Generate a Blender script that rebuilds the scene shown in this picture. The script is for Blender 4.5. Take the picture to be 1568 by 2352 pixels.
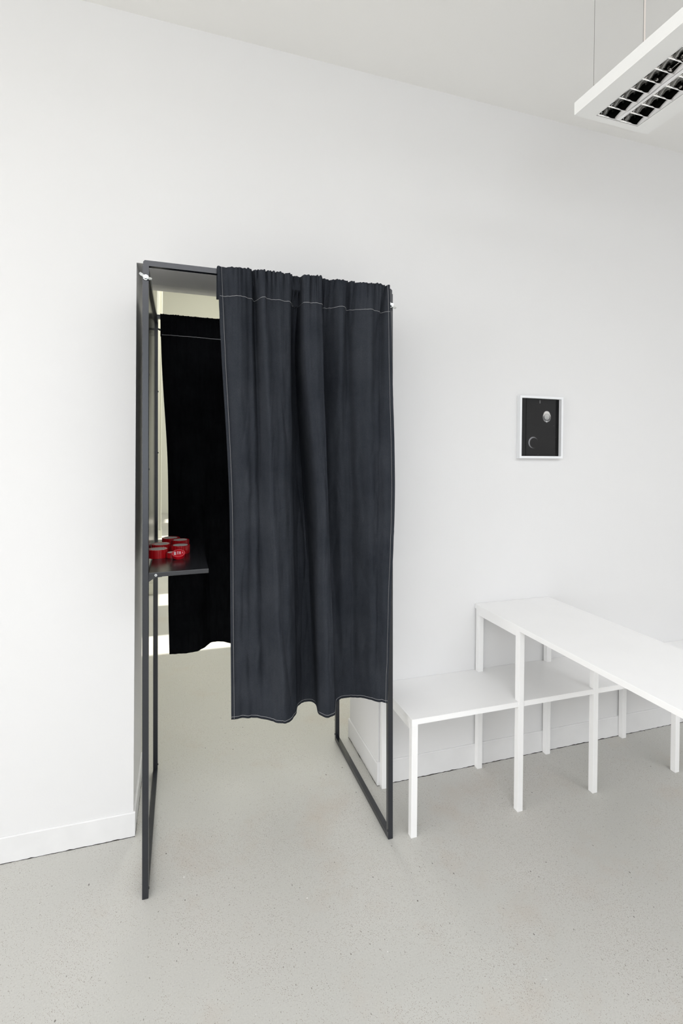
import bpy, bmesh, math, random
from mathutils import Vector, Matrix, noise

# ------------------------------------------------------------------ clear
for o in list(bpy.data.objects):
    bpy.data.objects.remove(o, do_unlink=True)
scene = bpy.context.scene
COL = scene.collection
random.seed(7)

# ------------------------------------------------------------------ camera
H = 3.0146                      # ceiling of the front room
cam_d = bpy.data.cameras.new('camera')
cam = bpy.data.objects.new('camera', cam_d)
COL.objects.link(cam)
cam_d.sensor_fit = 'VERTICAL'
cam_d.sensor_height = 36.0
cam_d.sensor_width = 24.0
cam_d.lens = 1150.756 / 2352.0 * 36.0
cam_d.shift_y = -(1176.0 - 1048.177) / 2352.0
cam_d.clip_start = 0.02
R_ = Vector((0.95240759, -0.30469458, 0.00899961))
U_ = Vector((-0.00622508, 0.01007622, 0.99992986))
F_ = Vector((0.30476389, 0.95239681, -0.00769992))
cam.matrix_world = Matrix(((R_.x, U_.x, -F_.x, 0.0),
                           (R_.y, U_.y, -F_.y, -1.98364),
                           (R_.z, U_.z, -F_.z, 1.42324),
                           (0, 0, 0, 1)))
scene.camera = cam

# ------------------------------------------------------------------ world, sun, window light, added fill, exposure
world = bpy.data.worlds.new('sky')
scene.world = world
world.use_nodes = True
bg = world.node_tree.nodes['Background']
bg.inputs['Color'].default_value = (0.80, 0.88, 1.0, 1)
bg.inputs['Strength'].default_value = 1.6

def lamp(name, kind, energy, loc, direction, color=(1, 1, 1), size=None):
    d = bpy.data.lights.new(name, kind)
    d.energy = energy
    d.color = color
    o = bpy.data.objects.new(name, d)
    COL.objects.link(o)
    o.location = loc
    o.rotation_euler = Vector(direction).to_track_quat('-Z', 'Y').to_euler()
    if kind == 'AREA':
        d.shape = 'RECTANGLE'
        d.size, d.size_y = size
    return o

sun_el = math.radians(36.0)
sun = lamp('sun', 'SUN', 9.0, (8, 2, 9), (-math.cos(sun_el), 0.0, -math.sin(sun_el)), (1.0, 0.96, 0.88))
sun.data.angle = math.radians(0.6)
lamp('daylight_shop_window', 'AREA', 22.0, (-0.6, -5.75, 1.65), (0, 1, 0), (0.93, 0.97, 1.0), (2.0, 2.6))
lamp('added_overhead_fill', 'AREA', 112.0, (0.2, -3.4, H + 0.22), (0, 0, -1), (1.0, 0.978, 0.970), (6.4, 2.0))  # added fill from above, out of view, to lift floor and table tops
lamp('daylight_side_window', 'AREA', 222.0, (-8.15, -3.0, 1.65), (1, 0, 0), (1.0, 0.978, 0.970), (4.6, 2.5))
lamp('added_back_room_fill', 'AREA', 172.0, (1.4, 5.1, 6.1), (0, 0, -1), (1.0, 0.98, 0.90), (2.0, 5.0))  # unseen fill added to brighten the room beyond

scene.view_settings.view_transform = 'Standard'
scene.view_settings.look = 'None'
scene.view_settings.exposure = 0.07
scene.view_settings.gamma = 1.0
scene.view_settings.use_curve_mapping = False

# ------------------------------------------------------------------ helpers: objects
def put(name, me, mat=None, parent=None):
    o = bpy.data.objects.new(name, me)
    COL.objects.link(o)
    if mat is not None and len(me.materials) == 0:
        me.materials.append(mat)
    if parent is not None:
        o.parent = parent
    return o

def tag(o, label=None, cat=None, group=None, kind=None):
    if label: o['label'] = label
    if cat: o['category'] = cat
    if group: o['group'] = group
    if kind: o['kind'] = kind
    return o

def empty(name, loc=(0, 0, 0)):
    o = bpy.data.objects.new(name, None)
    COL.objects.link(o)
    o.location = loc
    o.empty_display_size = 0.05
    return o

def finish(bm, name, smooth=False):
    me = bpy.data.meshes.new(name)
    bmesh.ops.recalc_face_normals(bm, faces=bm.faces[:])
    if smooth:
        for f in bm.faces: f.smooth = True
    bm.to_mesh(me)
    bm.free()
    return me

def add_box(bm, x0, x1, y0, y1, z0, z1, lean=(0, 0)):
    """axis-aligned box; lean = (dx, dy) shift of the top face"""
    v = []
    for z, l in ((z0, 0), (z1, 1)):
        for x, y in ((x0, y0), (x1, y0), (x1, y1), (x0, y1)):
            v.append(bm.verts.new((x + l * lean[0], y + l * lean[1], z)))
    fs = [(3, 2, 1, 0), (4, 5, 6, 7), (0, 1, 5, 4), (1, 2, 6, 5), (2, 3, 7, 6), (3, 0, 4, 7)]
    for f in fs:
        bm.faces.new([v[i] for i in f])
    return v

def bev(bm, w, seg=2):
    bmesh.ops.bevel(bm, geom=bm.edges[:], offset=w, segments=seg, profile=0.5, affect='EDGES')

def box(name, x0, x1, y0, y1, z0, z1, mat, parent=None, bevel=0.0, lean=(0, 0), seg=2):
    bm = bmesh.new()
    add_box(bm, x0, x1, y0, y1, z0, z1, lean)
    if bevel:
        bev(bm, bevel, seg)
    o = put(name, finish(bm, name), mat, parent)
    return o

def add_cyl(bm, c, axis, r, length, seg=20, r2=None):
    """cylinder starting at c going along axis"""
    axis = Vector(axis).normalized()
    rot = axis.to_track_quat('Z', 'Y').to_matrix().to_4x4()
    m = Matrix.Translation(Vector(c) + axis * length / 2) @ rot
    return bmesh.ops.create_cone(bm, cap_ends=True, segments=seg, radius1=r, radius2=r if r2 is None else r2,
                                 depth=length, matrix=m)

def add_prism_path(bm, pts, r, n=6):
    """tube through pts"""
    rings = []
    for i, p in enumerate(pts):
        a = pts[max(i - 1, 0)]; b = pts[min(i + 1, len(pts) - 1)]
        t = (b - a).normalized()
        up = Vector((0, 1, 0)) if abs(t.y) < 0.9 else Vector((1, 0, 0))
        s = t.cross(up).normalized(); w = s.cross(t).normalized()
        rings.append([bm.verts.new(p + (s * math.cos(k * 2 * math.pi / n) + w * math.sin(k * 2 * math.pi / n)) * r)
                      for k in range(n)])
    for i in range(len(rings) - 1):
        for k in range(n):
            bm.faces.new((rings[i][k], rings[i][(k + 1) % n], rings[i + 1][(k + 1) % n], rings[i + 1][k]))
    bm.faces.new(rings[0][::-1]); bm.faces.new(rings[-1])

# ------------------------------------------------------------------ helpers: materials
class N:
    """small node-graph helper"""
    def __init__(s, name):
        s.m = bpy.data.materials.new(name)
        s.m.use_nodes = True
        s.t = s.m.node_tree
        s.b = s.t.nodes['Principled BSDF']
    def node(s, kind, **kw):
        n = s.t.nodes.new(kind)
        for k, v in kw.items():
            if hasattr(n, k): setattr(n, k, v)
            else: n.inputs[k].default_value = v
        return n
    def link(s, a, b): s.t.links.new(a, b)
    def set(s, **kw):
        for k, v in kw.items():
            s.b.inputs[k.replace('_', ' ')].default_value = v
    def math(s, op, a, b=None, c=None):
        n = s.node('ShaderNodeMath', operation=op)
        for i, v in enumerate((a, b, c)):
            if v is None: continue
            if isinstance(v, (int, float)): n.inputs[i].default_value = v
            else: s.link(v, n.inputs[i])
        return n.outputs[0]
    def coord(s, scale=(1, 1, 1), which='Object'):
        tc = s.node('ShaderNodeTexCoord')
        mp = s.node('ShaderNodeMapping')
        mp.inputs['Scale'].default_value = scale
        s.link(tc.outputs[which], mp.inputs['Vector'])
        return mp.outputs['Vector']
    def noise(s, vec, scale, detail=3.0, rough=0.55):
        n = s.node('ShaderNodeTexNoise')
        n.inputs['Scale'].default_value = scale
        n.inputs['Detail'].default_value = detail
        n.inputs['Roughness'].default_value = rough
        s.link(vec, n.inputs['Vector'])
        return n.outputs['Fac']
    def ramp(s, fac, stops):
        r = s.node('ShaderNodeValToRGB')
        e = r.color_ramp.elements
        while len(e) > 1: e.remove(e[-1])
        e[0].position = stops[0][0]; e[0].color = (*stops[0][1], 1)
        for p, c in stops[1:]:
            k = e.new(p); k.color = (*c, 1)
        s.link(fac, r.inputs['Fac'])
        return r.outputs['Color']
    def mix(s, fac, a, b, mode='MIX'):
        n = s.node('ShaderNodeMix', data_type='RGBA', blend_type=mode)
        for sock, v in ((n.inputs[0], fac), (n.inputs[6], a), (n.inputs[7], b)):
            if isinstance(v, (int, float)): sock.default_value = v
            elif isinstance(v, tuple): sock.default_value = (*v, 1)
            else: s.link(v, sock)
        return n.outputs[2]
    def bump(s, height, strength=0.2, dist=0.002):
        n = s.node('ShaderNodeBump')
        n.inputs['Strength'].default_value = strength
        n.inputs['Distance'].default_value = dist
        s.link(height, n.inputs['Height'])
        s.link(n.outputs['Normal'], s.b.inputs['Normal'])

def plaster(name, col, var=0.03, rough=0.75):
    n = N(name)
    v = n.coord()
    big = n.noise(v, 0.9, 3)
    a = tuple(c * (1 - var) for c in col)
    b = tuple(min(1, c * (1 + var)) for c in col)
    n.link(n.ramp(big, [(0.3, a), (0.7, b)]), n.b.inputs['Base Color'])
    fine = n.noise(v, 160, 3, 0.6)
    mid = n.noise(v, 14, 3, 0.5)
    n.bump(n.math('ADD', fine, n.math('MULTIPLY', mid, 1.5)), 0.10, 0.0015)
    n.set(Roughness=rough, Specular_IOR_Level=0.25)
    return n.m

def paint(name, col, rough=0.4, spec=0.5, var=0.02, scale=3.0, bump=0.0, bscale=300.0, metallic=0.0, coat=0.0):
    n = N(name)
    v = n.coord()
    f = n.noise(v, scale, 3)
    a = tuple(c * (1 - var) for c in col)
    b = tuple(min(1, c * (1 + var)) for c in col)
    n.link(n.ramp(f, [(0.3, a), (0.7, b)]), n.b.inputs['Base Color'])
    n.set(Roughness=rough, Specular_IOR_Level=spec, Metallic=metallic, Coat_Weight=coat)
    if bump:
        n.bump(n.noise(v, bscale, 2), bump, 0.0006)
    return n.m

def speck(n, vec, scale, radius_m, keep, mask=None):
    """1 inside random dots of a voronoi grid, else 0"""
    vo = n.node('ShaderNodeTexVoronoi', feature='F1', voronoi_dimensions='2D')
    vo.inputs['Scale'].default_value = scale
    n.link(vec, vo.inputs['Vector'])
    sep = n.node('ShaderNodeSeparateColor')
    n.link(vo.outputs['Color'], sep.inputs['Color'])
    r = n.math('MULTIPLY', n.math('ADD', sep.outputs[1], 0.35), radius_m * scale)
    if mask is not None:
        k = n.math('MULTIPLY', mask, keep)
    else:
        k = keep
    on = n.math('LESS_THAN', sep.outputs[0], k)
    edge = n.math('DIVIDE', n.math('SUBTRACT', r, vo.outputs['Distance']), radius_m * scale * 0.35)
    cl = n.node('ShaderNodeClamp'); n.link(edge, cl.inputs[0])
    return n.math('MULTIPLY', cl.outputs[0], on)

def make_floor_mat():
    n = N('painted_concrete')
    v = n.coord()
    warp = n.node('ShaderNodeTexNoise'); warp.inputs['Scale'].default_value = 60.0
    n.link(v, warp.inputs['Vector'])
    vm = n.node('ShaderNodeVectorMath', operation='MULTIPLY_ADD')
    n.link(warp.outputs['Color'], vm.inputs[0]); vm.inputs[1].default_value = (0.006, 0.006, 0); n.link(v, vm.inputs[2])
    wv = vm.outputs[0]
    big = n.noise(v, 1.1, 4, 0.6)
    base = n.ramp(big, [(0.25, (0.495, 0.490, 0.455)), (0.5, (0.552, 0.544, 0.508)), (0.75, (0.608, 0.592, 0.555))])
    warm = n.noise(v, 2.7, 5, 0.65)
    wm = n.ramp(warm, [(0.54, (0, 0, 0)), (0.78, (1, 1, 1))])
    base = n.mix(n.math('MULTIPLY', wm, 0.60), base, (0.525, 0.455, 0.385))
    fine = n.noise(v, 220, 3, 0.7)
    base = n.mix(0.55, base, n.mix(1.0, base, n.ramp(fine, [(0.3, (0.86, 0.86, 0.86)), (0.7, (1.08, 1.08, 1.08))]), 'MULTIPLY'))
    m1 = n.ramp(n.noise(v, 2.2, 5, 0.75), [(0.42, (0.05, 0.05, 0.05)), (0.62, (1, 1, 1))])
    m2 = n.ramp(n.noise(v, 4.3, 4, 0.7), [(0.42, (0.10, 0.10, 0.10)), (0.68, (1, 1, 1))])
    st = n.node('ShaderNodeMapping'); st.inputs['Rotation'].default_value = (0, 0, 0.6); st.inputs['Scale'].default_value = (1.0, 0.55, 1.0)
    n.link(wv, st.inputs['Vector'])
    sv = st.outputs['Vector']
    fineS = speck(n, sv, 330.0, 0.00062, 0.80, m1)
    fine2 = speck(n, wv, 200.0, 0.00080, 0.60, m2)
    midS = speck(n, sv, 80.0, 0.00115, 0.32, m2)
    bigS = speck(n, sv, 17.0, 0.0019, 0.16)
    huge = speck(n, wv, 3.2, 0.0050, 0.06)
    base = n.mix(n.math('MULTIPLY', fineS, 0.85), base, (0.25, 0.205, 0.160))
    base = n.mix(n.math('MULTIPLY', fine2, 0.75), base, (0.24, 0.20, 0.16))
    base = n.mix(n.math('MULTIPLY', midS, 0.80), base, (0.20, 0.18, 0.15))
    base = n.mix(n.math('MULTIPLY', bigS, 0.85), base, (0.12, 0.105, 0.09))
    base = n.mix(n.math('MULTIPLY', huge, 0.60), base, (0.24, 0.20, 0.16))
    white = speck(n, v, 5.3, 0.0030, 0.10)
    base = n.mix(n.math('MULTIPLY', white, 0.7), base, (0.85, 0.84, 0.82))
    # fine long scratches
    sc = n.noise(n.coord((40.0, 2.0, 1.0)), 1.6, 2, 0.5)
    scr = n.ramp(sc, [(0.735, (0, 0, 0)), (0.75, (1, 1, 1))])
    base = n.mix(n.math('MULTIPLY', scr, 0.12), base, (0.35, 0.33, 0.29))
    n.link(base, n.b.inputs['Base Color'])
    rr = n.ramp(n.noise(v, 3.0, 4), [(0.3, (0.42, 0.42, 0.42)), (0.7, (0.56, 0.56, 0.56))])
    n.link(rr, n.b.inputs['Roughness'])
    n.set(Specular_IOR_Level=0.4)
    pits = n.math('ADD', n.math('MULTIPLY', bigS, -1.2), n.math('MULTIPLY', midS, -0.7))
    n.bump(n.math('ADD', pits, n.math('MULTIPLY', n.noise(v, 90, 3), 0.5)), 0.25, 0.001)
    return n.m

M = {}
M['wall'] = plaster('white_wall_paint', (0.752, 0.748, 0.742), 0.010)
M['ceiling'] = plaster('white_ceiling_paint', (0.855, 0.848, 0.825), 0.008)
M['base'] = paint('white_baseboard_gloss', (0.76, 0.757, 0.75), 0.45, 0.4, 0.03, 9.0, 0.10, 60.0)
M['cream'] = plaster('cream_wall_paint', (0.75, 0.745, 0.675), 0.01)
M['cream_gloss'] = paint('cream_woodwork', (0.78, 0.775, 0.68), 0.4)
M['floor'] = make_floor_mat()
M['steel'] = paint('anthracite_powder_coat', (0.0120, 0.0138, 0.0192), 0.25, 0.65, 0.05, 6.0, 0.06, 900.0)
M['panel'] = paint('anthracite_sheet', (0.030, 0.032, 0.036), 0.20, 0.55, 0.04, 3.0)
M['shelf'] = paint('black_shelf_sheet', (0.020, 0.021, 0.024), 0.22, 0.55, 0.04, 3.0)
M['zinc'] = paint('bright_zinc', (0.78, 0.80, 0.80), 0.22, 0.5, 0.05, 40.0, metallic=1.0)
M['bolt'] = paint('black_bolt', (0.012, 0.012, 0.014), 0.4)
M['white_wood'] = paint('white_lacquer', (0.885, 0.88, 0.868), 0.38, 0.45, 0.012, 5.0, 0.03, 200.0)
M['lamp_white'] = paint('white_lamp_enamel', (0.86, 0.86, 0.84), 0.4, 0.5, 0.01)
M['mirror'] = paint('mirror_aluminium', (0.90, 0.89, 0.88), 0.06, 0.5, 0.02, 20.0, metallic=1.0)
M['wire'] = paint('steel_wire', (0.30, 0.28, 0.26), 0.4, metallic=0.6)
M['cord'] = paint('pale_cord', (0.86, 0.79, 0.74), 0.5)
M['frame_white'] = paint('white_frame', (0.82, 0.83, 0.84), 0.4)
M['red'] = paint('red_sticker', (0.47, 0.003, 0.008), 0.28, 0.5, 0.10, 60.0, coat=0.3)
M['red2'] = paint('bright_red_cap', (0.68, 0.006, 0.018), 0.28, 0.5, 0.06, 60.0, coat=0.3)
M['core'] = paint('grey_core_paper', (0.66, 0.64, 0.60), 0.7, 0.3, 0.06, 90.0)
M['paper'] = paint('white_paper_edge', (0.85, 0.72, 0.66), 0.7, 0.3, 0.06, 200.0)
M['ink'] = paint('white_print', (0.88, 0.80, 0.84), 0.5)
M['seam'] = paint('pale_seam_line', (0.56, 0.055, 0.06), 0.5)
M['thread'] = paint('pale_thread', (0.34, 0.34, 0.345), 0.8, 0.1)

def make_cloth(mname, ca, cb):
    n = N(mname)
    v = n.coord()
    f = n.noise(v, 7.0, 5, 0.6)
    g = n.noise(n.coord((60, 60, 9)), 1.0, 4, 0.6)
    c = n.ramp(n.math('ADD', n.math('MULTIPLY', f, 0.75), n.math('MULTIPLY', g, 0.25)),
               [(0.35, ca), (0.65, cb)])
    wv = n.node('ShaderNodeTexWave', wave_type='BANDS', bands_direction='X')
    wv.inputs['Scale'].default_value = 280.0
    wv.inputs['Distortion'].default_value = 2.0
    n.link(v, wv.inputs['Vector'])
    wz = n.node('ShaderNodeTexWave', wave_type='BANDS', bands_direction='Z')
    wz.inputs['Scale'].default_value = 280.0
    wz.inputs['Distortion'].default_value = 2.0
    n.link(v, wz.inputs['Vector'])
    weave = n.math('ADD', wv.outputs['Fac'], wz.outputs['Fac'])
    fz = n.noise(v, 420, 2, 0.7)
    c2 = n.mix(0.5, c, n.mix(1.0, c, n.ramp(fz, [(0.3, (0.72, 0.72, 0.72)), (0.7, (1.28, 1.28, 1.28))]), 'MULTIPLY'))
    n.link(c2, n.b.inputs['Base Color'])
    wr = n.noise(n.coord((45, 45, 14)), 1.0, 4, 0.6)
    n.bump(n.math('ADD', n.math('MULTIPLY', weave, 0.25), n.math('MULTIPLY', wr, 2.2)), 0.35, 0.002)
    n.set(Roughness=1.0, Specular_IOR_Level=0.0)
    return n.m
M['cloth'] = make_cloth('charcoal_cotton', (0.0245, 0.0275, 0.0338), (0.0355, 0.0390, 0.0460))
M['cloth_shaded'] = make_cloth('shaded_cotton', (0.0040, 0.0043, 0.0050), (0.0085, 0.0090, 0.0100))  # same cotton, with the shade inside the booth put into its colour

# ================================================================== THE SETTING
JL, JR, OH, TH = -0.1595, 0.8115, 2.112, 0.3755   # opening left, right, height, wall thickness
XL, XR, YF = -8.0, 4.2, -5.6                      # front room
BX0, BX1, BY1, BH = -1.2, 3.2, 10.2, 5.9          # room beyond

fl = box('floor', -8.6, 5.0, -6.2, 10.6, -0.12, 0.0, M['floor'])
tag(fl, kind='structure')

bm = bmesh.new()
add_box(bm, XL - 0.3, JL, 0, TH, 0, 6.1)
add_box(bm, JR, XR + 0.3, 0, TH, 0, 6.1)
# lintel with the soffit rising a little towards the back
prof = [(0.0, OH), (0.245, OH + 0.002), (0.262, OH + 0.006), (TH, OH + 0.017), (TH, 6.1), (0.0, 6.1)]
la = [bm.verts.new((JL, y, z)) for y, z in prof]
lb = [bm.verts.new((JR, y, z)) for y, z in prof]
bm.faces.new(la); bm.faces.new(lb[::-1])
for i in range(6):
    j = (i + 1) % 6
    bm.faces.new((la[i], lb[i], lb[j], la[j]))
tag(put('wall_back', finish(bm, 'wall_back'), M['wall']), kind='structure')

bm = bmesh.new()
add_box(bm, XL - 0.3, XR + 0.3, -2.4, 0.0, H, H + 0.2)
add_box(bm, XL - 0.3, XR + 0.3, YF - 0.3, -4.4, H, H + 0.2)
add_box(bm, XL - 0.3, -3.0, -4.4, -2.4, H, H + 0.2)
add_box(bm, 3.4, XR + 0.3, -4.4, -2.4, H, H + 0.2)  # hole left between the slabs for the added overhead fill
tag(put('ceiling', finish(bm, 'ceiling'), M['ceiling']), kind='structure')
tag(box('wall_right', XR, XR + 0.25, YF - 0.3, 0, 0, H, M['wall']), kind='structure')

def wall_with_window(name, axis, pos, a0, a1, top, wa0, wa1, wz0, wz1, th, mat):
    bm = bmesh.new()
    def bb(p0, p1, z0, z1):
        if axis == 'y': add_box(bm, p0, p1, pos - th, pos, z0, z1)
        else: add_box(bm, pos - th, pos, p0, p1, z0, z1)
    bb(a0, wa0, 0, top); bb(wa1, a1, 0, top); bb(wa0, wa1, 0, wz0); bb(wa0, wa1, wz1, top)
    return tag(put(name, finish(bm, name), mat), kind='structure')

wall_with_window('wall_front', 'y', YF, XL - 0.3, XR + 0.3, H, -1.6, 0.4, 0.35, 2.90, 0.10, M['wall'])
wall_with_window('wall_left', 'x', XL, YF - 0.3, 0.0, H, -5.3, -0.7, 0.4, 2.90, 0.10, M['wall'])
def window(name, axis, pos, a0, a1, z0, z1, n):
    bm = bmesh.new()
    w = 0.06
    def bb(p0, p1, q0, q1):
        if axis == 'y': add_box(bm, p0, p1, pos - 0.07, pos - 0.02, q0, q1)
        else: add_box(bm, pos - 0.07, pos - 0.02, p0, p1, q0, q1)
    bb(a0, a1, z0, z0 + w); bb(a0, a1, z1 - w, z1)
    for i in range(n + 1):
        c = a0 + (a1 - a0) * i / n
        c = min(max(c, a0 + w / 2), a1 - w / 2)
        bb(c - w / 2, c + w / 2, z0 + w, z1 - w)
    return tag(put(name, finish(bm, name), M['frame_white']), kind='structure')
window('window_1', 'y', YF, -1.6, 0.4, 0.35, 2.90, 2)
window('window_2', 'x', XL, -5.3, -0.7, 0.4, 2.90, 3)

# room beyond the opening
tag(box('wall_far', BX0 - 0.2, BX1 + 0.3, BY1, BY1 + 0.2, 0, 6.1, M['cream']), kind='structure')
tag(box('wall_far_left', BX0 - 0.2, BX0, TH, BY1, 0, 6.1, M['cream']), kind='structure')
wins = [(1.725, 2.105, 2.62), (2.895, 3.285, 2.56), (6.50, 6.90, 2.65), (8.50, 9.08, 2.63)]
bm = bmesh.new()
y = TH
for (a, b, top) in wins:
    add_box(bm, BX1, BX1 + 0.12, y, a, 0, 6.1)
    add_box(bm, BX1, BX1 + 0.12, a, b, 0, 0.25)
    add_box(bm, BX1, BX1 + 0.12, a, b, top, 6.1)
    y = b
add_box(bm, BX1, BX1 + 0.12, y, BY1, 0, 6.1)
tag(put('wall_far_right', finish(bm, 'wall_far_right'), M['cream']), kind='structure')
# roof with a long opening, added for the back-room fill
bm = bmesh.new()
add_box(bm, BX0 - 0.2, 0.4, TH, BY1, BH, 6.1)
add_box(bm, 2.4, BX1 + 0.3, TH, BY1, BH, 6.1)
add_box(bm, 0.4, 2.4, TH, 2.6, BH, 6.1)
add_box(bm, 0.4, 2.4, 7.6, BY1, BH, 6.1)
tag(put('ceiling_far', finish(bm, 'ceiling_far'), M['cream']), kind='structure')
# two wall piers on the left of the room beyond
tag(box('wall_pier_near', BX0, -0.235, 3.295, 3.60, 0, 6.0, M['cream'], bevel=0.004), kind='structure')
tag(box('wall_pier_far', BX0, -0.318, 6.70, 7.0, 0, 6.0, M['cream'], bevel=0.004), kind='structure')
tag(box('trim_1', -0.318, -0.300, 6.675, 6.72, 0.13, 5.9, M['cream'], bevel=0.003), kind='structure')

# baseboards, bottom edge uneven where they meet the concrete
def baseboard(name, p0, p1, out, h, thick, mat, seed):
    """p0->p1 along the wall line on the floor, out = outward direction"""
    rnd = random.Random(seed)
    p0 = Vector(p0); p1 = Vector(p1); out = Vector(out)
    L = (p1 - p0).length
    n = max(2, int(L / 0.012))
    bm = bmesh.new()
    cols = []
    for i in range(n + 1):
        p = p0.lerp(p1, i / n)
        g = 0.0016 + 0.0026 * max(0.0, noise.noise(Vector((i * 0.35, seed * 3.1, 0)))) + 0.0018 * rnd.random() * (rnd.random() < 0.4)
        w = 0.0008 * noise.noise(Vector((i * 0.06, seed, 5)))
        t = thick + w
        zc = h + 0.0012 * noise.noise(Vector((i * 0.05, seed, 9)))
        cols.append([bm.verts.new(p + Vector((0, 0, g))), bm.verts.new(p + out * t + Vector((0, 0, g))),
                     bm.verts.new(p + out * t + Vector((0, 0, zc - 0.003))), bm.verts.new(p + out * (t - 0.003) + Vector((0, 0, zc))),
                     bm.verts.new(p + Vector((0, 0, zc)))])
    for i in range(n):
        a, b = cols[i], cols[i + 1]
        for k in range(5):
            j = (k + 1) % 5
            bm.faces.new((a[k], a[j], b[j], b[k]))
    bm.faces.new(cols[0]); bm.faces.new(cols[-1][::-1])
    return tag(put(name, finish(bm, name), mat), kind='structure')

M['joint'] = paint('dirty_joint', (0.045, 0.042, 0.038), 0.9, 0.1, 0.3, 60.0)
def joint(name, p0, p1, out, seed):
    # uneven dark joint between baseboard and concrete
    p0 = Vector(p0); p1 = Vector(p1); out = Vector(out)
    n = max(2, int((p1 - p0).length / 0.010))
    bm = bmesh.new(); cols = []
    for i in range(n + 1):
        p = p0.lerp(p1, i / n)
        k = noise.noise(Vector((i * 0.21, seed, 2.0))) + 0.5 * noise.noise(Vector((i * 0.9, seed, 7.0)))
        d = 0.0072 + 0.0022 * max(-0.4, k)
        hgt = 0.0014 + 0.0008 * max(0.0, k)
        cols.append([bm.verts.new(p + Vector((0, 0, -0.001))), bm.verts.new(p + out * d + Vector((0, 0, -0.001))),
                     bm.verts.new(p + out * (d - 0.0004) + Vector((0, 0, hgt))), bm.verts.new(p + Vector((0, 0, hgt)))])
    for a, b in zip(cols, cols[1:]):
        for k in range(4):
            j = (k + 1) % 4
            bm.faces.new((a[k], a[j], b[j], b[k]))
    bm.faces.new(cols[0]); bm.faces.new(cols[-1][::-1])
    tag(put(name, finish(bm, name), M['joint']), kind='structure')
joint('trim_2', (XL, 0, 0), (JL + 0.006, 0, 0), (0, -1, 0), 1.3)
joint('trim_3', (JL, 0, 0), (JL, TH, 0), (1, 0, 0), 2.3)
joint('trim_4', (JR - 0.006, 0, 0), (XR, 0, 0), (0, -1, 0), 3.3)
joint('trim_5', (JR, 0, 0), (JR, TH, 0), (-1, 0, 0), 4.3)
T = 0.0065
baseboard('baseboard_left', (XL, 0, 0), (JL + T, 0, 0), (0, -1, 0), 0.091, T, M['base'], 1)
baseboard('baseboard_jamb_left', (JL, 0, 0), (JL, TH + T, 0), (1, 0, 0), 0.091, T, M['base'], 2)
baseboard('baseboard_right', (JR - T, 0, 0), (XR, 0, 0), (0, -1, 0), 0.100, T, M['base'], 3)
baseboard('baseboard_jamb_right', (JR, 0, 0), (JR, TH + T, 0), (-1, 0, 0), 0.094, T, M['base'], 4)
baseboard('baseboard_pier_near', (BX0, 3.295, 0), (-0.235, 3.295, 0), (0, -1, 0), 0.110, 0.012, M['cream_gloss'], 5)
baseboard('baseboard_pier_far', (BX0, 6.70, 0), (-0.29, 6.70, 0), (0, -1, 0), 0.130, 0.02, M['cream_gloss'], 6)

# ================================================================== THE BOOTH
YB0, YB1 = -0.2950, 0.3790         # front of the front posts, back of the back posts
W = 0.019
booth = empty('curtained_booth', (0.31, 0.04, 0.0))
tag(booth, 'anthracite steel voting booth frame standing in the wall opening', 'booth')
def bpart(o):
    o.parent = booth
    o.matrix_parent_inverse = Matrix.Translation(-Vector(booth.location))
    return o
def bbox(name, *a, **k):
    return bpart(box(name, *a, **k))
LX0, LXT = -0.1090, -0.1195        # left frame, outer face at the floor and at 2 m
RX0, RXT = 0.7530, 0.7315          # right frame
ZT = 2.003
bbox('post', LX0, LX0 + W, YB0, YB0 + W, 0, ZT, M['steel'], bevel=0.0012, lean=(LXT - LX0, 0))
bbox('post', LX0, LX0 + W, YB1 - W, YB1, 0, ZT, M['steel'], bevel=0.0012, lean=(LXT - LX0, 0))
bbox('post', RX0 - W, RX0, YB0, YB0 + W, 0, ZT, M['steel'], bevel=0.0012, lean=(RXT - RX0, 0))
bbox('post', RX0 - W, RX0, YB1 - W, YB1, 0, ZT, M['steel'], bevel=0.0012, lean=(RXT - RX0, 0))
bbox('bottom_rail', LX0, LX0 + W, YB0 + W, YB1 - W, 0.0, W, M['steel'], bevel=0.001)
bbox('bottom_rail', RX0 - W, RX0, YB0 + W, YB1 - W, 0.0, W, M['steel'], bevel=0.001)
bbox('top_rail', LXT, LXT + W, YB0 + W, YB1 - W, ZT - W, ZT, M['steel'], bevel=0.001)
bbox('top_rail', RXT - W, RXT, YB0 + W, YB1 - W, ZT - W, ZT, M['steel'], bevel=0.001)
def at_z(x0, xt, z): return x0 + (xt - x0) * z / ZT
zl = 1.000
def side_panel(x0, xt, off):
    a = at_z(x0, xt, zl) + off
    bbox('side_panel', a, a + 0.002, YB0 + W, YB1 - W, zl, ZT - W, M['panel'], lean=(at_z(x0, xt, ZT - W) - at_z(x0, xt, zl), 0))
    a2 = at_z(x0, xt, zl - 0.01) + off - 0.004
    bbox('middle_rail', a2, a2 + 0.010, YB0 + W, YB1 - W, zl - 0.016, zl, M['steel'], bevel=0.001)
side_panel(LX0, LXT, 0.006)
side_panel(RX0 - W, RXT - W, 0.011)

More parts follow.
